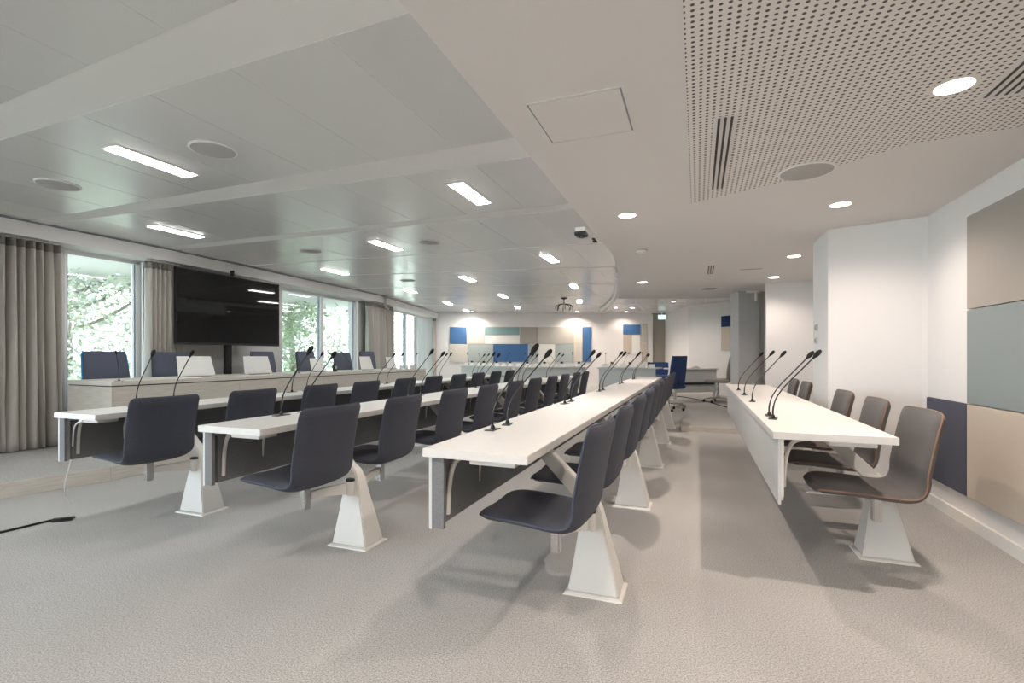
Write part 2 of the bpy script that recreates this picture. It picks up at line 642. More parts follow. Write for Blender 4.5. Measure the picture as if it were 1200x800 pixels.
rf = struct(MB().prism([W(7.62, -0.22), (3.62, 10.2), (3.62, 15.88), (4.9, 15.88), (4.9, 13.6), (5.78, 12.1), (7.4, 10.4), W(8.2, 1.66), W(8.2, 1.3), W(7.62, 1.3)], 0, ZR).build('floor_rear', M['carpet']))
a, b = Vector(W(7.6, -0.22)), Vector(W(7.6, 1.3))
MB().prism([a, b, Vector(W(7.62, 1.3)), Vector(W(7.62, -0.22))], 0, ZR - 0.002).build('riser', M['wood'], rf)

# ================================================================= CEILING
struct(MB().box(-8.5, 8.5, -5, 17, ZM + 0.0015, ZM + 0.2).build('ceiling', M['slab']))
ceil = bpy.data.objects['ceiling']
# soffit
edge = [W(-5, -0.835), W(5.3, -0.835), (1.36, 6.31), (1.585, 7.3), (1.775, 8.2), (1.965, 9.1)]
sof = [*edge, (8.4, 9.1), (8.4, 2.0), W(-5, 3.5)]
so = struct(MB().prism(sof, ZS, ZM + 0.0014).build('ceiling_soffit', M['plaster']))

# perforated field: local object frame runs with the rows, so the holes line up with them
pf = MB()
loc = [(-0.04, -2.0), (-0.04, 4.13 * .88), (0.55, 3.35), (1.0, 3.0), (1.45, 2.95), (1.5, -2.0)]
pf.prism([(w, s) for w, s in loc], 0, 0.003)
po = pf.build('perforated_panel', M['perf'], so)
po.rotation_euler = (0, 0, -TH)
po.location = (0, 0, ZS - 0.0035)

# metal ceiling tiles between cross bands
bands = [(-0.52, -2.6, -0.52, -2.3), (-0.49, -0.55, -0.47, -0.2), (-0.451, 1.45, -0.4076, 1.829), (-0.387, 3.155, -0.3495, 3.50), (-0.3615, 4.70, -0.3615, 4.887),
         (-0.296, 6.38, -0.296, 6.42), (-0.187, 7.96, -0.187, 8.0), (-0.13, 9.7, -0.13, 9.74), (-0.08, 11.5, -0.08, 11.54), (-0.04, 13.4, -0.04, 13.44), (0, 15.6, 0, 15.6)]


def xsec(m, y0, w):
    """point of the cross line y = y0 + m x on the seam w = const"""
    # x = s*SN + w*CS ; y = s*CS - w*SN
    s = (y0 + m * w * CS + w * SN) / (CS - m * SN)
    return W(s, w)


seams = [-0.80, -1.52] + [-1.52 - 0.6125 * k for k in range(1, 12)]
fz = offset_line(F, -0.005)


def inside(x, y):
    # right of pelmet line
    best = None
    for i in range(len(F) - 1):
        (x0, y0), (x1, y1) = F[i], F[i + 1]
        if y0 <= y <= y1:
            return x > x0 + (x1 - x0) * (y - y0) / (y1 - y0) + 0.0
    return True


tiles_at = []
for k in range(len(bands) - 1):
    m0, y0 = bands[k][2], bands[k][3]
    m1, y1 = bands[k + 1][0], bands[k + 1][1]
    far = k >= 6
    sl = seams if not far else [1.5] + seams
    if k in (6, 7, 8, 9):
        sl = [0.9, 0.2, -0.3] + seams
    for j in range(len(sl) - 1):
        a, b = sl[j] - 0.002, sl[j + 1] + 0.002
        qd = [xsec(m0, y0 + 0.004, a), xsec(m1, y1 - 0.004, a), xsec(m1, y1 - 0.004, b), xsec(m0, y0 + 0.004, b)]
        # clip at the pelmet
        keep = [inside(*p) for p in qd]
        if not any(keep):
            continue
        if not all(keep):
            if not (keep[0] and keep[1]):
                continue
            for i_, o_ in ((2, 1), (3, 0)):
                if not keep[i_]:
                    pa, pb = Vector(qd[o_]), Vector(qd[i_])
                    lo, hi = 0.0, 1.0
                    for _ in range(20):
                        md = (lo + hi) / 2
                        if inside(*pa.lerp(pb, md)):
                            lo = md
                        else:
                            hi = md
                    qd[i_] = tuple(pa.lerp(pb, lo))
        if max(p[1] for p in qd) > 15.9:
            continue
        MB().prism(qd, ZM, ZM + 0.0015).build('ceiling_tile', M['metal_panel'], ceil)

# ---------------------------------------------------------------- linear ceiling lights
LIN = [(180, 190), (551.5, 227), (207.5, 271), (452.5, 287.5), (393, 318), (644.5, 302.5), (548, 326.5), (479.5, 340.5), (673, 335.5),
       (589.6, 346.8), (525, 355), (606.5, 360), (546.5, 364), (679, 353)]
pl_n = 0
lab_lin = ['long rectangular ceiling light above the left side, made of four lit squares', 'rectangular ceiling light beside the plaster soffit, nearest of the right line',
           'slim rectangular ceiling light above the windows, left of the television', 'rectangular ceiling light above the middle desk rows, second of its line',
           'slim rectangular ceiling light above the far window by the television', 'rectangular ceiling light near the ceiling camera, second along the soffit',
           'small rectangular ceiling light in the third rank, middle of the ceiling', 'small rectangular ceiling light in the third rank, near the windows',
           'small rectangular ceiling light left of the hanging mount', 'small rectangular ceiling light in the fourth rank, above the coloured wall',
           'small rectangular ceiling light in the fourth rank, near the far curtain', 'small rectangular ceiling light in the last rank before the coloured wall',
           'small rectangular ceiling light close over the blue square panel', 'small rectangular ceiling light right of the hanging mount']


def lin_light(x, y, rz, label, n=4, L=0.56):
    t = thing('ceiling_light', label, 'light', (x, y, ZM), rz, 'rectangular ceiling lights')
    MB().box(-.078, .078, -L / 2 - .014, L / 2 + .014, -0.006, -0.0005).build('light_frame', M['slab'], t)
    for i in range(n):
        a = -L / 2 + L / n * i
        MB().box(-.062, .062, a + .004, a + L / n - .004, -0.010, -0.0062).build('diffuser', M['panel_light'], t)
    return t


for i, (px, py) in enumerate(LIN):
    Y = (ZM - CAMZ) * 575 / (417 - py)
    X = (px - 600) / 575 * Y
    ang = TH if Y < 7 else TH * max(0.15, 1 - (Y - 7) / 9)
    lin_light(X, Y, -ang, lab_lin[i])
for i, (s, w) in enumerate([(0.6, -1.83), (0.3, -3.67), (-2.0, -1.83), (-2.2, -3.67), (-2.0, -5.5), (0.2, -5.4)]):
    X, Y = W(s, w)
    lin_light(X, Y, -TH, 'rectangular ceiling light outside the frame, ' + ['just overhead', 'overhead to the left', 'behind to the right', 'behind in the middle', 'behind by the windows', 'overhead by the windows'][i], 4)

# ---------------------------------------------------------------- downlights
DL = [(1118, 100, ZS), (985, 239, ZS), (930.5, 299.8, ZS), (907, 324.5, ZS), (735, 252, ZS), (753, 330.4, ZS), (741, 360.5, ZM)]
lab_dl = ['large round downlight in the perforated ceiling beside the slotted grille', 'round downlight above the right desk, in front of the white pier',
          'round downlight beyond the pier, above the far chairs of the right desk', 'small round downlight nearest the grey column',
          'round downlight above the centre desk, between access panel and detector', 'round downlight farther along the soffit above the centre desk',
          'small round downlight beyond the end of the soffit']


def downlight(x, y, z, label, power=1.0, r=0.062, tilt=None):
    t = thing('downlight', label, 'downlight', (x, y, z), 0, 'round downlights in the plaster ceiling')
    MB().lathe([(r + .016, 0), (r + .016, -.004), (r + .002, -.006), (r + .002, 0)], n=28).build('trim_ring', M['offwhite'], t, smooth=True)
    MB().lathe([(r, -0.0005), (r, -0.0045)], n=28).build('lens', M['spot_disc'], t)
    ld = bpy.data.lights.new('downlight_beam', 'SPOT')
    ld.energy = SPOT_W * power
    ld.spot_size = R(150)
    ld.spot_blend = 0.7
    ld.shadow_soft_size = 0.035
    ld.color = (1.0, 0.845, 0.735)
    lo = bpy.data.objects.new('beam', ld)
    col.objects.link(lo)
    lo.parent = t
    lo.location = (0, 0, -0.012)
    return t


for i, (px, py, z) in enumerate(DL):
    Y = (z - CAMZ) * 575 / (417 - py)
    X = (px - 600) / 575 * Y
    downlight(X, Y, z, lab_dl[i], power=(1.25, .78, .58, .6, 1.3, 1.2, 1)[i], r=0.062)
for i, (s, w) in enumerate([(0.6, 0.95), (-1.2, 0.95), (-3.0, 0.95), (0.9, -0.35), (-1.2, -0.35)]):
    X, Y = W(s, w)
    downlight(X, Y, ZS, 'round downlight outside the frame, ' + ['just overhead right', 'second behind to the right', 'last behind to the right', 'just overhead left', 'second behind to the left'][i])
# wall washers close to the coloured wall
for x, lb in ((-1.25, 'left wall washer downlight close to the coloured wall'), (2.05, 'right wall washer downlight close to the coloured wall'), (3.6, 'small downlight above the narrow blue and tan panels')):
    downlight(x, YB - 0.42, ZM, lb, power=1.6 if x < 3 else .6, r=0.05)

for x, y, lb in ((4.15, 12.6, 'small downlight in the rear ceiling above the corner table'), (5.0, 10.2, 'small downlight in the rear ceiling beside the grey column'), (3.0, 14.2, 'small downlight in the rear ceiling left of the exit sign')):
    downlight(x, y, ZM, lb, power=.8, r=.05)

# ---------------------------------------------------------------- ceiling fittings
def px_at(px, py, z):
    Y = (z - CAMZ) * 575 / (417 - py)
    return ((px - 600) / 575 * Y, Y)


for px, py, z, r, lb in [(250, 175, ZM, .135, 'round ceiling loudspeaker beside the long four-part light'), (68, 216, ZM, .135, 'round ceiling loudspeaker at the far left, near the pleated curtain'),
                         (502, 283.5, ZM, .12, 'round ceiling loudspeaker in the middle of the metal ceiling'), (364, 294, ZM, .12, 'round ceiling loudspeaker near the television'),
                         (478, 328.5, ZM, .12, 'round ceiling loudspeaker farther along the windows'), (945, 200, ZS, .135, 'round ceiling loudspeaker at the edge of the perforated field')]:
    x, y = px_at(px, py, z)
    t = thing('ceiling_speaker', lb, 'speaker', (x, y, z), 0, 'round ceiling speakers')
    MB().lathe([(r + .012, 0), (r + .012, -.006), (r, -.010), (r, 0)], n=36).build('rim', M['slab'], t, smooth=True)
    MB().lathe([(r, -.0005), (r, -.0085), (r * .96, -.0095)], n=36).build('speaker_grille', M['grille'], t, smooth=True)

# access hatch
x, y = px_at(683, 138, ZS)
t = thing('access_hatch', 'square white access hatch in the plaster ceiling', 'hatch', (x, y, ZS), -TH)
fr = MB()
for b in ((-.205, .205, .198, .205), (-.205, .205, -.205, -.198), (-.205, -.198, -.198, .198), (.198, .205, -.198, .198)):
    fr.box(*b, -.004, 0)
fr.build('hatch_frame', M['plaster'], t)
MB().box(-.19, .19, -.19, .19, -.006, -.0005).build('hatch_door', M['plaster'], t)
gp = MB()
for b in ((-.198, .198, .190, .198), (-.198, -.190, -.198, .190), (.190, .198, -.198, .190)):
    gp.box(*b, -.002, -.0004)
gp.build('shadow_gap', M['alu'], t)


def slots(x, y, z, lb, n, L, pitch=.027, name='slot_diffuser', across=False, grp='black slot air diffusers'):
    t = thing(name, lb, 'air vent', (x, y, z), -TH + (R(90) if across else 0), grp)
    wd = pitch * n + .02
    if n > 1:
        MB().box(-wd / 2, wd / 2, -L / 2 - .012, L / 2 + .012, -.004, -.0004).build('vent_plate', M['plaster'], t)
    for i in range(n):
        xx = (i - (n - 1) / 2) * pitch
        MB().box(xx - .0055, xx + .0055, -L / 2, L / 2, -.006, -.0041).build('slot', M['black'], t)
    return t


x0, y0 = px_at(847, 137, ZS)
x1, y1 = px_at(843, 220, ZS)
slots((x0 + x1) / 2, (y0 + y1) / 2, ZS, 'triple black slot air vent in the perforated ceiling', 3, math.hypot(x1 - x0, y1 - y0))
x0, y0 = px_at(834, 309, ZS)
x1, y1 = px_at(832, 322, ZS)
slots((x0 + x1) / 2, (y0 + y1) / 2, ZS, 'small triple black slot vent farther along the soffit', 3, .62)
x0, y0 = px_at(880, 315, ZS)
slots(x0, y0, ZS, 'single dark slot across the soffit near the grey column', 1, .24, across=True)
X, Y = W(1.97, 1.27)
slots(X, Y, ZS, 'wide black slotted grille at the right edge of the perforated ceiling', 11, 1.20, pitch=.033)
for px, py, lb, sz in [(752, 293, 'small round smoke detector on the soffit', .04)]:
    x, y = px_at(px, py, ZS)
    t = thing('smoke_detector', lb, 'detector', (x, y, ZS), 0)
    MB().lathe([(.055, 0), (.055, -.015), (.035, -.03), (.012, -.034)], n=24).build('detector_body', M['slab'], t, smooth=True)
    MB().lathe([(.057, -.001), (.057, -.006)], n=24).build('detector_base', M['alu'], t, smooth=True)
x, y = px_at(831, 338, ZS)
t = thing('air_vent', 'small square grey vent in the soffit above the far table', 'air vent', (x, y, ZS), 0)
MB().box(-.12, .12, -.14, .14, -.004, -.0004).build('vent_plate', M['slab'], t)
for i in range(6):
    MB().box(-.10, .10, -.12 + .04 * i, -.10 + .04 * i, -.007, -.0042).build('louvre', M['alu'], t)

# black camera fixed at the soffit edge
x, y = W(5.05, -0.80)
x, y = px_at(686, 268, ZS + .03)
t = thing('ceiling_camera', 'small black camera fixed at the edge of the lower ceiling', 'camera', (x - .03, y, ZS + .0), -TH)
MB().box(-.05, .04, -.05, .05, .0, .035).build('camera_mount', M['offwhite'], t, bevel=.004)
MB().box(-.055, .045, -.055, .055, -.035, -.001).build('camera_body', M['black'], t, bevel=.006)
MB().lathe([(.022, -.05), (.022, -.0351)], n=20).build('camera_lens', M['black'], t, smooth=True)
x, y = px_at(697, 281, ZS)
t = thing('cable_gland', 'short black bracket on the soffit edge beside the camera', 'bracket', (x - .0, y, ZS), -TH)
MB().box(-.012, .012, -.07, .07, -.012, 0).build('bracket_bar', M['black'], t)
MB().box(-.018, .018, -.02, .02, -.02, -.0121).build('bracket_clip', M['black'], t)

# hanging black mount with prongs
x, y = px_at(661, 349, ZM)
t = thing('ceiling_mount', 'black ceiling mount with curved hanging prongs', 'mount', (x, y, ZM), 0)
MB().lathe([(.07, 0), (.07, -.02), (.03, -.035)], n=20).build('ceiling_plate', M['black'], t, smooth=True)
MB().tube([(0, 0, -.03), (0, 0, -.16)], .014).build('stem', M['black'], t)
for k in range(8):
    a = 2 * math.pi * k / 8
    p = catmull([(0, 0, -.15), (math.cos(a) * .12, math.sin(a) * .12, -.16), (math.cos(a) * .20, math.sin(a) * .20, -.21), (math.cos(a) * .20, math.sin(a) * .20, -.30)], 4)
    MB().tube(p, .011, 6).build('prong', M['black'], t)

# curved white rail below the metal ceiling
rp = [px_at(724, 322, ZM - .05), px_at(724, 331, ZM - .05), px_at(722, 343, ZM - .05), px_at(715, 355, ZM - .05), px_at(704, 362.5, ZM - .05)]
rail = MB().tube(catmull([(p[0], p[1], ZM - .055) for p in rp], 8), .05, 12).build('trim_3', M['slab'], None, smooth=True)
struct(rail)
for p in (rp[1], rp[2], rp[3]):
    MB().box(p[0] - .02, p[0] + .02, p[1] - .02, p[1] + .02, ZM - .03, ZM + .004).build('rail_bracket', M['slab'], rail)

# exit sign near the door
t = thing('exit_sign', 'small lit white green exit sign above the taupe door', 'sign', (4.75, 15.55, ZM), 0)
MB().box(-.012, .012, -.012, .012, -.10, 0).build('hanger', M['slab'], t)
MB().box(-.12, .12, -.02, .02, -.24, -.10).build('sign_box', M['exit'], t)


# ================================================================= SEATING DESKS
def rect(cx, cy, hx, hy, z):
    return [(cx - hx, cy - hy, z), (cx + hx, cy - hy, z), (cx + hx, cy + hy, z), (cx - hx, cy + hy, z)]


ZD = 0.74


def pedestal(root, x, y):
    """x = across (desk edge at 0), y = along the row"""
    b = MB()
    b.loft([rect(x, y, .118, .085, .012), rect(x - .004, y, .092, .070, .14), rect(x - .012, y, .064, .050, .28), rect(x - .020, y, .048, .038, .38), rect(x - .040, y, .044, .034, .43), rect(x - .060, y, .036, .030, .455)])
    p = b.build('pedestal', M['powder'], root, bevel=.006, smooth=True)
    MB().loft([rect(x, y, .135, .105, .0), rect(x, y, .132, .102, .006), rect(x, y, .118, .088, .012)]).build('base_plate', M['powder'], p)
    # slanted arm up to the underside of the top
    a = MB()
    hw = .028
    poly = [(x + .012, .40), (x - .045, .475), (x - .285, .7055), (x - .365, .7055), (x - .100, .430), (x - .062, .385)]
    vs = [(px_, y - hw, pz) for px_, pz in poly] + [(px_, y + hw, pz) for px_, pz in poly]
    n = len(poly)
    a.add(vs, [tuple(range(n)), tuple(range(n, 2 * n))[::-1]] + [(i, (i + 1) % n, n + (i + 1) % n, n + i) for i in range(n)])
    a.build('support_arm', M['powder'], root, bevel=.005)


def desk(label, s0, s1, wr_, depth, peds, pale=False):
    X, Y = W(s0, wr_)
    root = thing('conference_desk', label, 'desk', (X, Y, 0), -TH, 'long white conference desks')
    L = s1 - s0
    MB().box(-depth, 0, 0, L, ZD - .034, ZD).build('tabletop', M['white'], root, bevel=.002)
    xm = -depth + .035
    MB().box(xm - .012, xm, .012, L - .012, .425 if not pale else .395, ZD - .036).build('modesty_panel', M['pale_panel'], root)
    if not pale:
        MB().box(xm + .001, xm + .020, .07, L - .05, .430, ZD - .06).build('felt_lining', M['grey_panel'], root)
    else:
        MB().box(xm + .001, xm + .012, .03, L - .05, .410, ZD - .06).build('felt_lining', M['powder'], root)
    for e in ((.012, .030), (L - .030, L - .012)):
        MB().box(xm + .0005, xm + (.012 if pale else .052), e[0], e[1], .430, ZD - .036).build('end_bracket', M['grey_panel'] if not pale else M['powder'], root)
    # curved steel brackets and cable trays near each pedestal
    MB().box(-.255, -.065, .05, .17, ZD - .060, ZD - .0345).build('connection_box', M['powder'], root, bevel=.003)
    for sp in peds:
        y = sp - s0
        pedestal(root, .125, y)
        for dy in (-.22, .22):
            yy = y + dy
            if .1 < yy < L - .1:
                MB().tube(catmull([(xm + .012, yy, .50), (xm + .022, yy, .60), (xm + .06, yy, .68), (xm + .16, yy, .704)], 5), .008, 6).build('steel_bracket', M['powder'], root)
    MB().tube(catmull([(xm + .024, .10, .46), (xm + .034, .10, .60), (xm + .07, .10, .685), (xm + .17, .10, .704)], 5), .010, 6).build('steel_bracket', M['powder'], root)
    return root


ROW = {
    'A': dict(wr=-3.433, d=.415, s0=1.90, s1=8.75, p0=2.50, n=5, txt='the desk nearest the platform'),
    'B': dict(wr=-2.000, d=.43, s0=1.81, s1=8.65, p0=2.39, n=5, txt='the second desk from the platform'),
    'C': dict(wr=-0.571, d=.434, s0=1.67, s1=8.95, p0=2.31, n=5, txt='the centre desk left of the aisle'),
    'D': dict(wr=0.833, d=.495, s0=2.62, s1=6.84, p0=3.25, n=3, txt='the right desk beside the panelled wall'),
}
PITCH = 1.40
labs = {'A': 'long narrow white desk nearest the platform, microphones along it', 'B': 'long white desk second from the platform, pairs of gooseneck microphones',
        'C': 'long white centre desk running along the left side of the aisle', 'D': 'white right-hand desk with pale front panel beside the aisle'}
for k, r in ROW.items():
    r['peds'] = [r['p0'] + PITCH * i * (0.985 if k == 'D' else 1) for i in range(r['n'])]
    desk(labs[k], r['s0'], r['s1'], r['wr'], r['d'], r['peds'], pale=(k == 'D'))

# ---------------------------------------------------------------- swing chairs
prof = catmull([(-.250, 0, .418), (-.235, 0, .432), (-.18, 0, .440), (-.06, 0, .436), (.06, 0, .426), (.125, 0, .428), (.165, 0, .448), (.190, 0, .490), (.203, 0, .55), (.222, 0, .66), (.243, 0, .76), (.260, 0, .822), (.264, 0, .836)], 4)
NS = len(prof)
plen = [0.0]
for i in range(1, NS):
    plen.append(plen[-1] + (prof[i] - prof[i - 1]).length)
TL = plen[-1]


def shell_grid(off):
    g = []
    for i in range(NS):
        a = prof[max(i - 1, 0)]
        b = prof[min(i + 1, NS - 1)]
        d = (b - a).normalized()
        nrm = Vector((d.z, 0, -d.x))       # underside / rear
        t = plen[i]
        hw = .212
        if t < .09:
            hw -= .075 * (1 - t / .09) ** 2
        e = TL - t
        if e < .035:
            hw -= .030 * (1 - math.sqrt(max(0, 1 - (1 - e / .035) ** 2)))
        up = min(1, max(0, (t - .38) / .15))
        row = []
        nn = 14
        for j in range(nn + 1):
            q = -1 + 2 * j / nn
            y = q * hw
            th = off * (1 - .75 * abs(q) ** 8)
            if t < .03:
                th *= .45 + .55 * t / .03
            if e < .03:
                th *= .45 + .55 * e / .03
            p = prof[i] + nrm * th
            x = p.x - up * .030 * q * q
            z = p.z + (1 - up) * .012 * q * q - up * .0 * q
            row.append((x, y, z))
        g.append(row)
    return g


def shell_mb():
    b = MB()
    ga, gb = shell_grid(-.020), shell_grid(.026)
    nn = len(ga[0])
    for g in (ga, gb):
        for r_ in g:
            b.v += r_
    o = NS * nn
    for i in range(NS - 1):
        for j in range(nn - 1):
            b.f.append((i * nn + j, i * nn + j + 1, (i + 1) * nn + j + 1, (i + 1) * nn + j))
            b.f.append((o + i * nn + j, o + (i + 1) * nn + j, o + (i + 1) * nn + j + 1, o + i * nn + j + 1))
        for j in (0, nn - 1):
            b.f.append((i * nn + j, (i + 1) * nn + j, o + (i + 1) * nn + j, o + i * nn + j))
    for i in (0, NS - 1):
        for j in range(nn - 1):
            b.f.append((i * nn + j, i * nn + j + 1, o + i * nn + j + 1, o + i * nn + j))
    return b


def piping_mb():
    g = shell_grid(0.0)
    loop = [r_[0] for r_ in g] + g[-1][1:-1] + [r_[-1] for r_ in g[::-1]] + g[0][1:-1][::-1]
    out = []
    for k, p in enumerate(loop):
        y = p[1]
        out.append((p[0], y * 1.008, p[2]))
    return MB().tube(out, .0045, 6, closed=True)


def make_chair(label, fabric, pipe, side, dist):
    """side +1: the pedestal lies farther along the row than the chair"""
    t = thing('swing_chair', label, 'chair')
    shell_mb().build('seat_shell', M[fabric], t, smooth=True)
    piping_mb().build('piping', M[pipe], t, smooth=True)
    MB().box(.022, .060, -.022, .022, .268, .392).build('seat_post', M['chrome'], t, bevel=.005)
    MB().box(.018, .064, -.026, .026, .3921, .3995).build('post_collar', M['black'], t, bevel=.002)
    MB().box(-.06, .12, -.055, .055, .400, .412).build('seat_plate', M['black'], t, bevel=.003)
    y1 = side * (dist - .040)
    a = MB()
    n = 7
    rings = []
    for k in range(n):
        q = k / (n - 1)
        y = side * .0225 + (y1 - side * .0225) * q
        x = .04 + .085 * (q ** 1.5)
        zc = .340 - .006 * q
        hz = .024 + .016 * q ** 2
        rings.append([(x - .013, y, zc - hz), (x + .013, y, zc - hz), (x + .013, y, zc + hz * .8), (x - .013, y, zc + hz * .8)])
    a.loft(rings)
    a.build('swing_arm', M['powder'], t, bevel=.004)
    MB().lathe([(.026, .292), (.026, .372)], c=(.127, y1 - side * .002, 0), n=14).build('pivot', M['powder'], t, smooth=True)
    MB().lathe([(.027, .374), (.027, .384), (.02, .388)], c=(.127, y1 - side * .002, 0), n=14).build('pivot_cap', M['black'], t, smooth=True)
    return t


DN, DF = .29, .38
protos = {}
for fk, (fab, pip) in {'n': ('fabric', 'navy_pipe'), 'w': ('fabric_warm_lit', 'copper')}.items():
    protos[fk, 1] = make_chair('x', fab, pip, 1, DN)
    protos[fk, -1] = make_chair('x', fab, pip, -1, DF)
used = set()
ROT = {('A', 0): -7, ('B', 0): -6, ('C', 0): -4, ('B', 1): 3, ('D', 0): 3, ('D', 1): -3, ('C', 1): 2}
for k, r in ROW.items():
    fk = 'w' if k == 'D' else 'n'
    cs = []
    for sp in r['peds']:
        cs += [(sp - DN, 1), (sp + DF, -1)]
    for i, (s, sd) in enumerate(cs):
        if k == 'D' and i == 3:
            continue            # the white pier stands there
        key = (fk, sd)
        o = protos[key] if key not in used else copy_tree(protos[key])
        used.add(key)
        X, Y = W(s, r['wr'] - .03)
        # turn about the pivot side only slightly, as people left them
        rot = R(ROT.get((k, i), random.uniform(-2.0, 2.0)))
        o.location = (X, Y, 0)
        o.rotation_euler = (0, 0, -TH + rot * 0.5)
        colr = 'slate copper-edged chair' if k == 'D' else 'dark slate chair'
        o['label'] = '%s at %s, %s' % (colr, r['txt'], nth(i - (k == 'D' and i > 3), len(cs) - (k == 'D')))
        o['group'] = 'chairs along ' + r['txt']


# ---------------------------------------------------------------- gooseneck microphones
def make_mic():
    t = thing('gooseneck_microphone', 'x', 'microphone')
    MB().box(-.022, .022, -.048, .048, 0, .004).build('mic_base', M['black'], t, bevel=.0015)
    MB().lathe([(.011, .0041), (.011, .012), (.007, .022)], n=12).build('mic_socket', M['black'], t, smooth=True)
    p = catmull([(0, 0, .008), (0, 0, .05), (.010, 0, .10), (.034, 0, .15), (.072, 0, .202), (.128, 0, .268), (.187, 0, .338)], 5)
    MB().tube(p, [.0046] * 8 + [.0036] * (len(p) - 8), 8).build('gooseneck', M['black'], t, smooth=True)
    d = (p[-1] - p[-3]).normalized()
    q0 = p[-1]
    pts = [q0 + d * x for x in (0, .012, .022, .034, .046, .056, .062)]
    MB().tube(pts, [.005, .007, .0115, .0130, .0125, .009, .004], 12).build('mic_head', M['foam'], t, smooth=True)
    return t


mic0 = make_mic()
mic_used = False


def mic(x, y, z, rz, label, group, sc=1.0, tilt=0.0):
    global mic_used
    o = mic0 if not mic_used else copy_tree(mic0)
    mic_used = True
    o.location = (x, y, z)
    o.rotation_euler = (0, 0, rz)
    o.scale = (sc * random.uniform(.96, 1.03) * (1 + tilt), sc, sc * random.uniform(.95, 1.03))
    o['label'] = label
    o['group'] = group
    return o


for k, r in ROW.items():
    gap = .08 if k == 'D' else .10
    cs = []
    for sp in r['peds']:
        cs += [sp - gap, sp + gap]
    if k == 'D':
        cs = [cs[0], cs[1], 4.30, 5.0, 5.7]
    if k == 'A':
        cs = [2.35, 2.62] + cs[2:]
    for i, s in enumerate(cs):
        X, Y = W(s, r['wr'] - r['d'] + .07)
        mic(X, Y, ZD, -TH + R(random.uniform(-12, 12)), 'black microphone on %s, %s' % (r['txt'], nth(i, len(cs))), 'microphones on ' + r['txt'], 1.06)

# ================================================================= HEAD TABLE (on the platform)
hx0, hy0 = W(3.2, -5.52)
hx1, hy1 = W(8.9, -5.27)
HA = math.atan2(hx1 - hx0, hy1 - hy0)
HL = math.hypot(hx1 - hx0, hy1 - hy0)
ht = thing('head_table', 'long pale oak head table with solid front on the platform', 'table', (hx0, hy0, ZP), -HA)
HZ = .722
MB().box(-.80, 0, 0, HL, HZ - .045, HZ).build('tabletop', M['wood_top'], ht, bevel=.003)
MB().box(-.79, -.012, .012, HL - .012, HZ - .055, HZ - .0455).build('shadow_gap', M['black'], ht)
npan = 4
for i in range(npan):
    MB().box(-.025, -.002, HL / npan * i + .0015, HL / npan * (i + 1) - .0015, .0, HZ - .056).build('front_panel', M['wood'], ht)
for e in ((.002, .025), (HL - .025, HL - .002)):
    MB().box(-.79, -.026, e[0], e[1], 0, HZ - .056).build('end_panel', M['wood'], ht)


def HT(y, x):
    return (hx0 + y * math.sin(HA) + x * math.cos(HA), hy0 + y * math.cos(HA) - x * math.sin(HA))


def head_pos(px, x):
    """distance along the table for an image column at cross offset x"""
    r = (px - 600) / 575
    ax, ay = HT(0, x)
    return (r * ay - ax) / (math.sin(HA) - r * math.cos(HA))


# high-backed office chairs behind it
def make_office(label, fab, edge_m, low=.0, h=1.03):
    t = thing('office_chair', label, 'chair')
    # faces +x
    hb = .225
    zs = [.50, .56, .70, .85, h - .04, h]
    xs = [-.20, -.215, -.225, -.245, -.275, -.28]
    ws = [.18, .215, .228, .225, .215, .200]
    rings = [[(x + .018, -w_, z), (x + .03, 0, z), (x + .018, w_, z), (x - .028, w_ * .96, z), (x - .038, 0, z), (x - .028, -w_ * .96, z)] for x, z, w_ in zip(xs, zs, ws)]
    MB().loft(rings).build('backrest', M[fab], t, bevel=.008, smooth=True)
    for sgn in (-1, 1):
        MB().tube([(x - .003, sgn * (w_ + .003), z) for x, z, w_ in zip(xs, zs, ws)], .010, 6).build('back_edge', M[edge_m], t, smooth=True)
    MB().loft([rect(0, 0, .22, .22, .44), rect(0, 0, .245, .24, .46), rect(0, 0, .245, .24, .50), rect(0, 0, .215, .21, .525)]).build('seat', M[fab], t, bevel=.012, smooth=True)
    MB().lathe([(.03, .09), (.03, .30), (.02, .30), (.02, .44)], n=14).build('gas_column', M['chrome'], t, smooth=True)
    MB().tube([(-.12, 0, .45), (-.24, 0, .46), (-.26, 0, .55), (-.255, 0, .65)], .018, 8).build('back_support', M['black'], t)
    for k in range(5):
        a = 2 * math.pi * k / 5
        lg = MB().tube([(0, 0, .11), (math.cos(a) * .16, math.sin(a) * .16, .095), (math.cos(a) * .29, math.sin(a) * .29, .07)], [.022, .017, .012], 8).build('leg', M['chrome'], t)
        MB().lathe([(.014, 0.0), (.026, .01), (.026, .045), (.014, .056)], c=(math.cos(a) * .29, math.sin(a) * .29, 0), n=10).build('castor', M['black'], lg, smooth=True)
    return t


offs = [(131, 'nearest the camera, with a bright blue edge', 'blue_fabric', 'bright_blue', 1.035), (207, 'half behind the first white monitor', 'blue_fabric', 'navy_pipe', 1.03),
        (317, 'below the television edge', 'blue_fabric', 'blue_fabric', 1.05), (367, 'in front of the double window', 'blue_fabric', 'navy_pipe', 1.06),
        (408, 'second in front of the double window', 'blue_fabric', 'navy_pipe', 1.04), (437, 'before the middle curtain', 'blue_fabric', 'navy_pipe', 1.07)]
for px, txt, fab, em, h in offs:
    L = head_pos(px, -.78)
    x, y = HT(L, -.66)
    o = make_office('blue grey office chair at the head table, ' + txt, fab, em, h=h)
    o.location = (x, y, ZP)
    o.rotation_euler = (0, 0, -HA + R(random.uniform(-6, 6)))
    o['group'] = 'office chairs behind the head table'

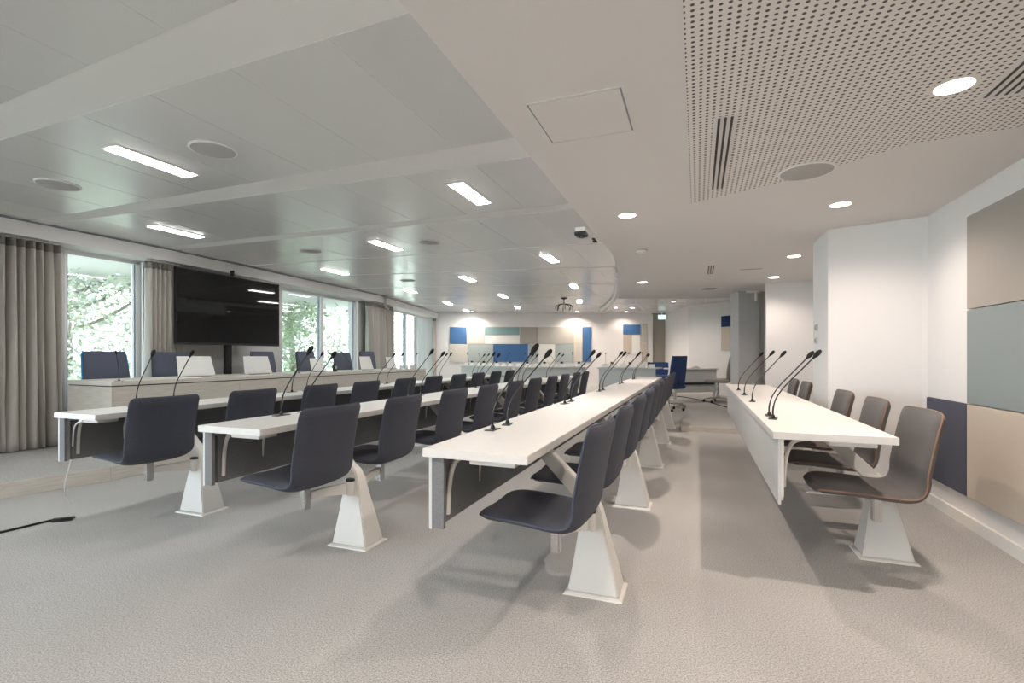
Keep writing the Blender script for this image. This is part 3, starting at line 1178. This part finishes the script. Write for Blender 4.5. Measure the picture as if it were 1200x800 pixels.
# tilted white monitors
for px, wd, hh, txt in [(232, .47, .255, 'in front of the second office chair'), (304, .44, .255, 'in front of the chair below the television'), (374, .30, .22, 'in front of the double window'),
                        (431, .34, .25, 'near the middle curtain'), (460, .30, .24, 'last on the table, beside the white cups')]:
    L = head_pos(px, -.33)
    x, y = HT(L, -.33)
    t = thing('desk_monitor', 'white back of a tilted monitor, ' + txt, 'monitor', (x, y, ZP + HZ), -HA, 'monitors standing on the head table')
    sl = .07
    vs = [(-.012 - 0, -wd / 2, .012), (.0, -wd / 2, .012), (.0 - sl, -wd / 2 + .02, hh), (-.012 - sl, -wd / 2 + .02, hh),
          (-.012 - 0, wd / 2, .012), (.0, wd / 2, .012), (.0 - sl, wd / 2 - .02, hh), (-.012 - sl, wd / 2 - .02, hh)]
    fs = [(0, 1, 2, 3), (4, 7, 6, 5), (0, 4, 5, 1), (3, 2, 6, 7), (1, 5, 6, 2), (0, 3, 7, 4)]
    MB().add(vs, fs).build('monitor_shell', M['paper'], t, bevel=.004)
    vs2 = [(x_ - .0135, y_ * .94, z_ * .96 + .006) for x_, y_, z_ in vs]
    MB().add(vs2, fs).build('screen', M['screen'], t)
    MB().box(-.05, .05, -wd * .3, wd * .3, 0, .012).build('monitor_foot', M['chrome'], t, bevel=.003)

for px, dx, rz in [(131, -.06, 180 - 20), (350, -.15, 10), (395, -.2, 170), (412, -.15, 200), (478, -.1, 30)]:
    L = max(.1, head_pos(px, dx))
    x, y = HT(min(L, HL - .1), dx)
    mic(x, y, ZP + HZ, -HA + R(rz), 'thin black microphone on the head table, %s' % {131: 'first, at the near corner', 350: 'second, before the double window', 395: 'third, beside the loudspeaker', 412: 'fourth, behind the third chair', 478: 'last, by the white cups'}[px], 'microphones on the head table', .85)
# small black desk loudspeaker
x, y = HT(head_pos(392, -.2), -.2)
t = thing('desk_speaker', 'small black oval loudspeaker standing on the head table', 'speaker', (x, y, ZP + HZ), -HA)
MB().lathe([(.03, 0), (.034, .02), (.036, .07), (.030, .12), (.012, .138)], n=16).build('speaker_body', M['black'], t, smooth=True)
MB().lathe([(.026, -.004), (.026, .0)], n=16).tf(Matrix.Translation((.036, 0, .07)) @ Matrix.Rotation(R(90), 4, 'Y')).build('speaker_cone', M['grille'], t, smooth=True)


def make_cup(label, x, y, z, group):
    t = thing('cup', label, 'cup', (x, y, z), random.uniform(0, 6), group)
    MB().lathe([(.02, 0), (.025, .004), (.034, .05), (.036, .075), (.032, .075), (.03, .05), (.02, .008)], n=16).build('cup_body', M['paper'], t, smooth=True)
    MB().tube(catmull([(.033, 0, .06), (.055, 0, .055), (.055, 0, .03), (.030, 0, .022)], 4), .004, 6).build('handle', M['paper'], t)
    return t


for i, px in enumerate([470, 476, 482, 488, 493]):
    L = head_pos(px, -.25 - .05 * (i % 2))
    x, y = HT(min(L, HL - .08), -.25 - .05 * (i % 2))
    make_cup('small white cup at the far end of the head table, %s from the monitors' % ['first', 'second', 'third', 'fourth', 'fifth'][i], x, y, ZP + HZ, 'white cups on the head table')

# ================================================================= TELEVISION
ts0, ts1, tw = 4.449, 6.141, -6.36
cx, cy = W((ts0 + ts1) / 2, tw)
t = thing('television', 'large black flat television on a floor stand by the windows', 'television', (cx, cy, ZP), -TH)
hw = (ts1 - ts0) / 2
z0, z1 = 1.256 - ZP, 2.27 - ZP
MB().box(-.06, -.006, -hw, hw, z0, z1).build('bezel', M['black'], t, bevel=.004)
MB().box(-.006, -.001, -hw + .018, hw - .018, z0 + .03, z1 - .018).build('screen', M['screen'], t)
MB().box(-.095, -.061, -.35, .35, z0 + .25, z0 + .75).build('mount_plate', M['black'], t)
MB().box(-.155, -.096, -.05, .05, .03, z0 + .7).build('stand_column', M['black'], t, bevel=.004)
MB().box(-.22, .12, -.35, .35, .0, .03).build('stand_base', M['black'], t, bevel=.006)
MB().box(-.07, .0, -.005, .012, z1 + .005, z1 + .085).build('antenna', M['black'], t)

# ================================================================= CURTAINS
def curtain(label, P, L0, L1, z0, z1, folds, amp, seed, lean=0.0, gather=0.0):
    rnd = random.Random(seed)
    base = at(P, (L0 + L1) / 2)
    t = thing('curtain', label, 'curtain', (base[0], base[1], z0), 0)
    nx, nz = folds * 12, 22
    ph = [rnd.uniform(-.5, .5) for _ in range(folds + 2)]
    am = [rnd.uniform(.6, 1.25) for _ in range(folds + 2)]

    def grid(dz0, dz1, nz, push):
        b = MB()
        for j in range(nz + 1):
            zt = j / nz
            z = dz0 + (dz1 - dz0) * zt
            hz = (z - z0) / (z1 - z0)
            for i in range(nx + 1):
                u_ = i / nx
                k = u_ * folds
                ki = int(k)
                fr = k - ki
                A = am[ki] * (1 - fr) + am[ki + 1] * fr
                p_ = ph[ki] * (1 - fr) + ph[ki + 1] * fr
                sway = p_ * (1 - hz) * 1.3
                uu = u_
                # cloth is drawn in a little towards the top
                L = L0 + (L1 - L0) * (uu + lean * (1 - hz) * uu)
                a_ = amp * A * (.75 + .35 * (1 - hz))
                off = a_ * math.sin(2 * math.pi * (k + sway)) + .25 * a_ * math.sin(4 * math.pi * (k + sway) + p_ * 4)
                x, y = at(P, max(0, L))
                x2, y2 = at(P, L + .01)
                d = Vector((x2 - x, y2 - y)).normalized()
                n = Vector((-d.y, d.x))
                lat = .25 * a_ * math.cos(2 * math.pi * (k + sway))
                b.v.append((x + n.x * (off + push) + d.x * lat - base[0], y + n.y * (off + push) + d.y * lat - base[1], z - z0))
        for j in range(nz):
            for i in range(nx):
                a = j * (nx + 1) + i
                b.f.append((a, a + 1, a + nx + 2, a + nx + 1))
        return b
    o = grid(z0, z1 - .085, nz, 0).build('drape', M['curtain'], t, smooth=True)
    md = o.modifiers.new('thick', 'SOLIDIFY')
    md.thickness = .004
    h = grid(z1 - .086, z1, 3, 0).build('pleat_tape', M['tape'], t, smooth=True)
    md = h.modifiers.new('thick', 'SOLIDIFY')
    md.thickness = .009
    rail_pts = [(p[0] - base[0], p[1] - base[1], z1 - z0 + .012) for p in strip(P, L0, L1)]
    MB().tube(rail_pts, .010, 6).build('curtain_rail', M['frame'], t)
    return t


CL = offset_line(F, 0.10)
curtain('wide beige grey pleated curtain at the left edge of the room', CL, hit(CL, -40) - .5, hit(CL, 69), ZP + .01, 2.31, 16, .075, 3, lean=.01)
curtain('beige curtain between the large window and the television', CL, hit(CL, 171), hit(CL, 212), ZP + .01, 2.31, 8, .065, 5)
curtain('beige grey curtain between the double window and far windows', CL, hit(CL, 430), hit(CL, 459), ZP + .01, 2.31, 6, .075, 8)
curtain('narrow beige curtain in the corner by the coloured wall', CL, hit(CL, 508), hit(CL, 514.5), ZP + .01, 2.31, 4, .05, 11)
# projection screen bracket clipped at the third curtain
x, y = at(offset_line(F, -0.06), hit(F, 449))
t = thing('ceiling_bracket', 'dark bracket hanging from the ceiling at the middle curtain', 'bracket', (x, y, ZM), -TH)
MB().box(-.02, .02, -.05, .05, -.06, 0).build('bracket_plate', M['grey_col'], t)
MB().tube([(0, 0, -.06), (0, 0, -.26), (0.0, .12, -.30)], .022, 8).build('bracket_rod', M['grey_col'], t)

# ================================================================= BACK TABLES
def back_table(label, p0, p1, z, base, depth=.6):
    p0, p1 = Vector(p0), Vector(p1)
    d = p1 - p0
    L = d.length
    a = math.atan2(d.y, d.x)
    t = thing('meeting_table', label, 'table', (p0.x, p0.y, base), a, 'white tables across the back of the room')
    h = z - base
    MB().box(0, L, 0, depth, h - .03, h).build('tabletop', M['white'], t, bevel=.003)
    MB().box(.03, L - .03, .05, .07, .18, h - .032).build('modesty_panel', M['pale_panel'], t)
    n = max(2, int(L / 1.2) + 1)
    for i in range(n):
        x = .06 + (L - .12) * i / (n - 1)
        MB().box(x - .025, x + .025, .08, .13, .012, h - .031).build('leg', M['powder'], t)
        MB().box(x - .03, x + .03, .075, depth - .05, 0, .012).build('foot', M['powder'], t)
    t['len'] = L
    return t, a, L


BT = [back_table('white table slanting across the far left corner before the coloured wall', (-1.5, 13.9), (-.06, 12.2), .842, ZP),
      back_table('white table across the middle of the back, before the blue panel', (.04, 11.75), (1.80, 11.75), .842, ZP),
      back_table('white table closing the back right end behind the centre desk', (1.98, 11.45), (3.15, 10.75), .842, ZP)]
spec = [(0, (-1.5, 13.9), 8, 'far left slanting table'), (1, (.04, 11.75), 8, 'middle back table'), (2, (1.98, 11.45), 6, 'right back table')]
for idx, p0, n, txt in spec:
    t_, a, L = BT[idx]
    for i in range(n):
        u_ = .14 + (L - .28) * i / (n - 1)
        x = p0[0] + math.cos(a) * u_ - math.sin(a) * .16
        y = p0[1] + math.sin(a) * u_ + math.cos(a) * .16
        od = ['first', 'second', 'third', 'fourth', 'fifth', 'sixth', 'seventh', 'last'][i if i < n - 1 else 7]
        np_ = thing('name_plate', 'small white folded name card on the %s, %s from the left' % (txt, od), 'name card', (x, y, .842), a, 'name cards on the ' + txt)
        MB().add([(-.07, -.03, 0), (.07, -.03, 0), (.07, 0, .075), (-.07, 0, .075), (-.07, .03, 0), (.07, .03, 0)], [(0, 1, 2, 3), (3, 2, 5, 4), (0, 4, 5, 1), (0, 3, 4), (1, 5, 2)]).build('folded_card', M['paper'], np_)
        if i % 2 == 0:
            mic(x + .05, y + .18, .842, R(random.choice((-120, -60, -100, 200, -30))), 'black microphone on the %s behind its %s card' % (txt, od), 'microphones on the ' + txt, .9)
        else:
            g = thing('water_glass', 'dark water glass on the %s beside its %s card' % (txt, od), 'glass', (x - .02, y + .12, .842), 0, 'glasses on the ' + txt)
            MB().lathe([(.028, 0), (.034, .004), (.036, .12), (.033, .12), (.029, .01)], n=14).build('glass_body', M['black'], g, smooth=True)
            MB().lathe([(.026, .0102), (.029, .05)], n=14).build('water', M['glassware'], g, smooth=True)

# small table, grey chair and blue chairs in the rear corner
t, a, L = back_table('small white table with modesty panel before the far beige wall', (3.75, 11.3), (4.85, 11.5), ZR + .74, ZR, .55)
MB().box(.15, L - .1, .02, .05, .36, .41).build('lower_beam', M['black'], t)
o = thing('table_phone', 'small dark conference phone on the rear corner table', 'phone', (4.35, 11.62, ZR + .74), .2)
MB().lathe([(.10, 0), (.10, .012), (.05, .035), (.02, .04)], n=3 * 6).build('phone_body', M['grey_col'], o, smooth=True)
MB().box(-.02, .02, -.03, .03, .0401, .044).build('keypad', M['black'], o)


def loose_chair(label, x, y, z, rz, fab, h=.86, group=None):
    o = make_office(label, fab, fab, h=h)
    o.location = (x, y, z)
    o.rotation_euler = (0, 0, rz)
    return o


loose_chair('grey taupe chair beside the rear corner table, before the grey column', 4.55, 10.85, ZR, R(150), 'taupe_fabric', 1.02)
loose_chair('royal blue high-backed chair at the far end of the centre desk', 3.17, 9.95, 0, R(122), 'blue_chair', 1.10)
loose_chair('dark blue low chair before the taupe door', 3.95, 12.9, ZR, R(-90), 'blue_chair', .86)

# grey column with a white bracket
gc = struct(MB().box(3.72, 4.06, 8.05, 8.35, 0, ZS).build('wall_column', M['grey_col']))
MB().box(4.062, 4.17, 8.10, 8.35, 0, ZS).build('column_side', M['greige'], gc)
x, y = 3.98, 8.0
t = thing('wall_bracket', 'white angled bracket at the top of the grey column', 'bracket', (x, y, ZS), 0)
MB().box(-.16, .05, -.015, .015, -.035, -.001).build('bracket_bar', M['offwhite'], t)
MB().box(-.015, .015, -.015, .015, -.16, -.0355).build('bracket_drop', M['offwhite'], t)
# light switches on the pier side
x, y = W(5.2, 1.03)
for dz, nm in ((1.36, 'upper'), (1.24, 'lower')):
    t = thing('wall_switch', '%s slim grey switch plate on the white pier side' % nm, 'switch', (x, y, dz), -TH)
    MB().box(-.012, 0, -.03, .03, -.03, .03).build('switch_plate', M['grey_col'], t, bevel=.002)
    MB().box(-.017, -.0121, -.025, .025, -.02, .02).build('switch_rocker', M['chrome'], t)

# ================================================================= CABLES
def fpt(px, py, z=0.0):
    Y = (CAMZ - z) * 575 / (py - 417)
    return ((px - 600) / 575 * Y, Y)


cp = []
for a, b, Yc in ((97, 494, 3.02), (87, 502, 3.08), (84, 535, 3.25), (76, 570, 3.50), (79, 583, 3.62), (86, 590.5, 3.66)):
    cp.append(((a - 600) / 575 * Yc, Yc, CAMZ - (b - 417) / 575 * Yc + .006))
cab = MB().tube(catmull(cp, 8), .0045, 6).build('power_cable', M['cable_w'])
tag(cab, 'thin white cable hanging from the desk nearest the platform to the floor', 'cable')
p = [fpt(a, b) for a, b in ((-30, 631), (0, 625), (30, 618), (60, 611), (78, 609), (88, 607))]
t = thing('floor_cable', 'black cable with a flat connector lying on the carpet at left', 'cable', (p[2][0], p[2][1], 0))
MB().tube(catmull([(a - p[2][0], b - p[2][1], .008) for a, b in p], 5), .0075, 6).build('cord', M['black'], t)
MB().box(-.06, .05, -.02, .02, 0, .022).tf(Matrix.Translation((p[4][0] - p[2][0], p[4][1] - p[2][1] - .02, 0)) @ Matrix.Rotation(R(25), 4, 'Z')).build('connector', M['black'], t, bevel=.004)
p = [fpt(a, b, ZR) for a, b in ((787, 464), (805, 466), (830, 471), (850, 477), (872, 480))]
cab = MB().tube(catmull([(a, b, ZR + .008) for a, b in p], 6), .012, 6).build('floor_cable', M['black'])
tag(cab, 'dark cord curving over the raised rear floor near the corner table', 'cable')

# ================================================================= OUTSIDE
struct(MB().box(-40, -3, -12, 45, -0.45, -0.30).build('ground_outside', M['lawn']))


def tree(label, x, y, h, r, n, leaf, seed):
    rnd = random.Random(seed)
    t = thing('garden_tree', label, 'tree', (x, y, -.3), 0, 'trees outside the windows')
    tk = MB()
    tk.tube(catmull([(0, 0, 0), (.06, .03, h * .3), (-.04, .08, h * .6), (.03, 0, h * .9)], 4), [.13 - .009 * i for i in range(13)], 8)
    for k in range(9):
        a = rnd.uniform(0, 6.28)
        zz = h * rnd.uniform(.25, .75)
        L = r * rnd.uniform(.5, .95)
        tk.tube(catmull([(0, 0, zz), (math.cos(a) * L * .5, math.sin(a) * L * .5, zz + .25), (math.cos(a) * L, math.sin(a) * L, zz + .7)], 3), .028, 5)
    tk.build('trunk', M['bark'], t, smooth=True)
    for part, mname in ((0, leaf), (1, 'leaf3')):
        b = MB()
        clumps = [(rnd.gauss(0, r * .42), rnd.gauss(0, r * .42), rnd.uniform(.06, 1.0) * h) for _ in range(80)]
        for k in range(n // 2):
            c = rnd.choice(clumps)
            px_, py_, pz_ = (c[0] + rnd.gauss(0, .26), c[1] + rnd.gauss(0, .26), max(.05, c[2] + rnd.gauss(0, .24)))
            s = rnd.uniform(.03, .07)
            a1, a2 = rnd.uniform(0, 6.28), rnd.uniform(-.9, .9)
            d = Vector((math.cos(a1) * math.cos(a2), math.sin(a1) * math.cos(a2), math.sin(a2)))
            q = d.cross(Vector((rnd.gauss(0, 1), rnd.gauss(0, 1), rnd.gauss(0, 1)))).normalized()
            c0 = Vector((px_, py_, pz_))
            b.add([c0 - d * s, c0 + q * s * .45, c0 + d * s, c0 - q * s * .45], [(0, 1, 2, 3)])
        o = b.build('foliage', M[mname], t)
        o['kind'] = 'stuff'
    return t


for i, (x, y, h, r, lf, lb) in enumerate([(-7.9, 8.6, 4.3, 1.25, 'leaf', 'pale leafy tree filling the left half of the large window'), (-7.5, 10.9, 4.6, 1.2, 'leaf2', 'green tree outside the right part of the large window'),
                                          (-10.8, 11.8, 5.4, 1.7, 'leaf', 'taller pale tree farther back outside the large window'), (-6.1, 13.5, 3.9, 1.15, 'leaf2', 'bushy green tree outside the double window'),
                                          (-5.9, 16.8, 4.4, 1.3, 'leaf', 'pale tree outside the second pane of the double window'), (-9.2, 19.0, 5.6, 1.8, 'leaf', 'tall tree farther off outside the double window'),
                                          (-4.6, 21.0, 4.8, 1.5, 'leaf', 'tree farther off seen through the far windows'), (-10.6, 5.2, 4.4, 1.5, 'leaf2', 'tree outside mostly hidden by the wide left curtain')]):
    tree(lb, x, y, h, r, 11000, lf, 40 + i)
# pale building and slatted fence across the garden
t = thing('garden_building', 'pale rendered building beyond the garden trees', 'building', (-19, 16, -.3), R(-22))
MB().box(-.4, .4, -16, 20, 0, 7.5).build('facade', M['render_w'], t)
for k in range(7):
    f = MB().box(.401, .44, -13 + 4.4 * k, -11 + 4.4 * k, 1.6, 3.6).build('window', M['frame'], t)
    MB().box(.4401, .45, -12.9 + 4.4 * k, -11.1 + 4.4 * k, 1.7, 3.5).build('pane', M['alu'], f)
t = thing('garden_fence', 'pale horizontal slat fence behind the garden trees', 'fence', (-14.2, 12.5, -.3), R(-21))
for k in range(14):
    MB().box(-.012, .012, -11, 16, .12 + .115 * k, .20 + .115 * k).build('slat', M['frame'], t)
for k in range(10):
    MB().box(-.06, -.0125, -11 + 2.98 * k, -10.92 + 2.98 * k, 0, 1.75).build('fence_post', M['frame'], t)
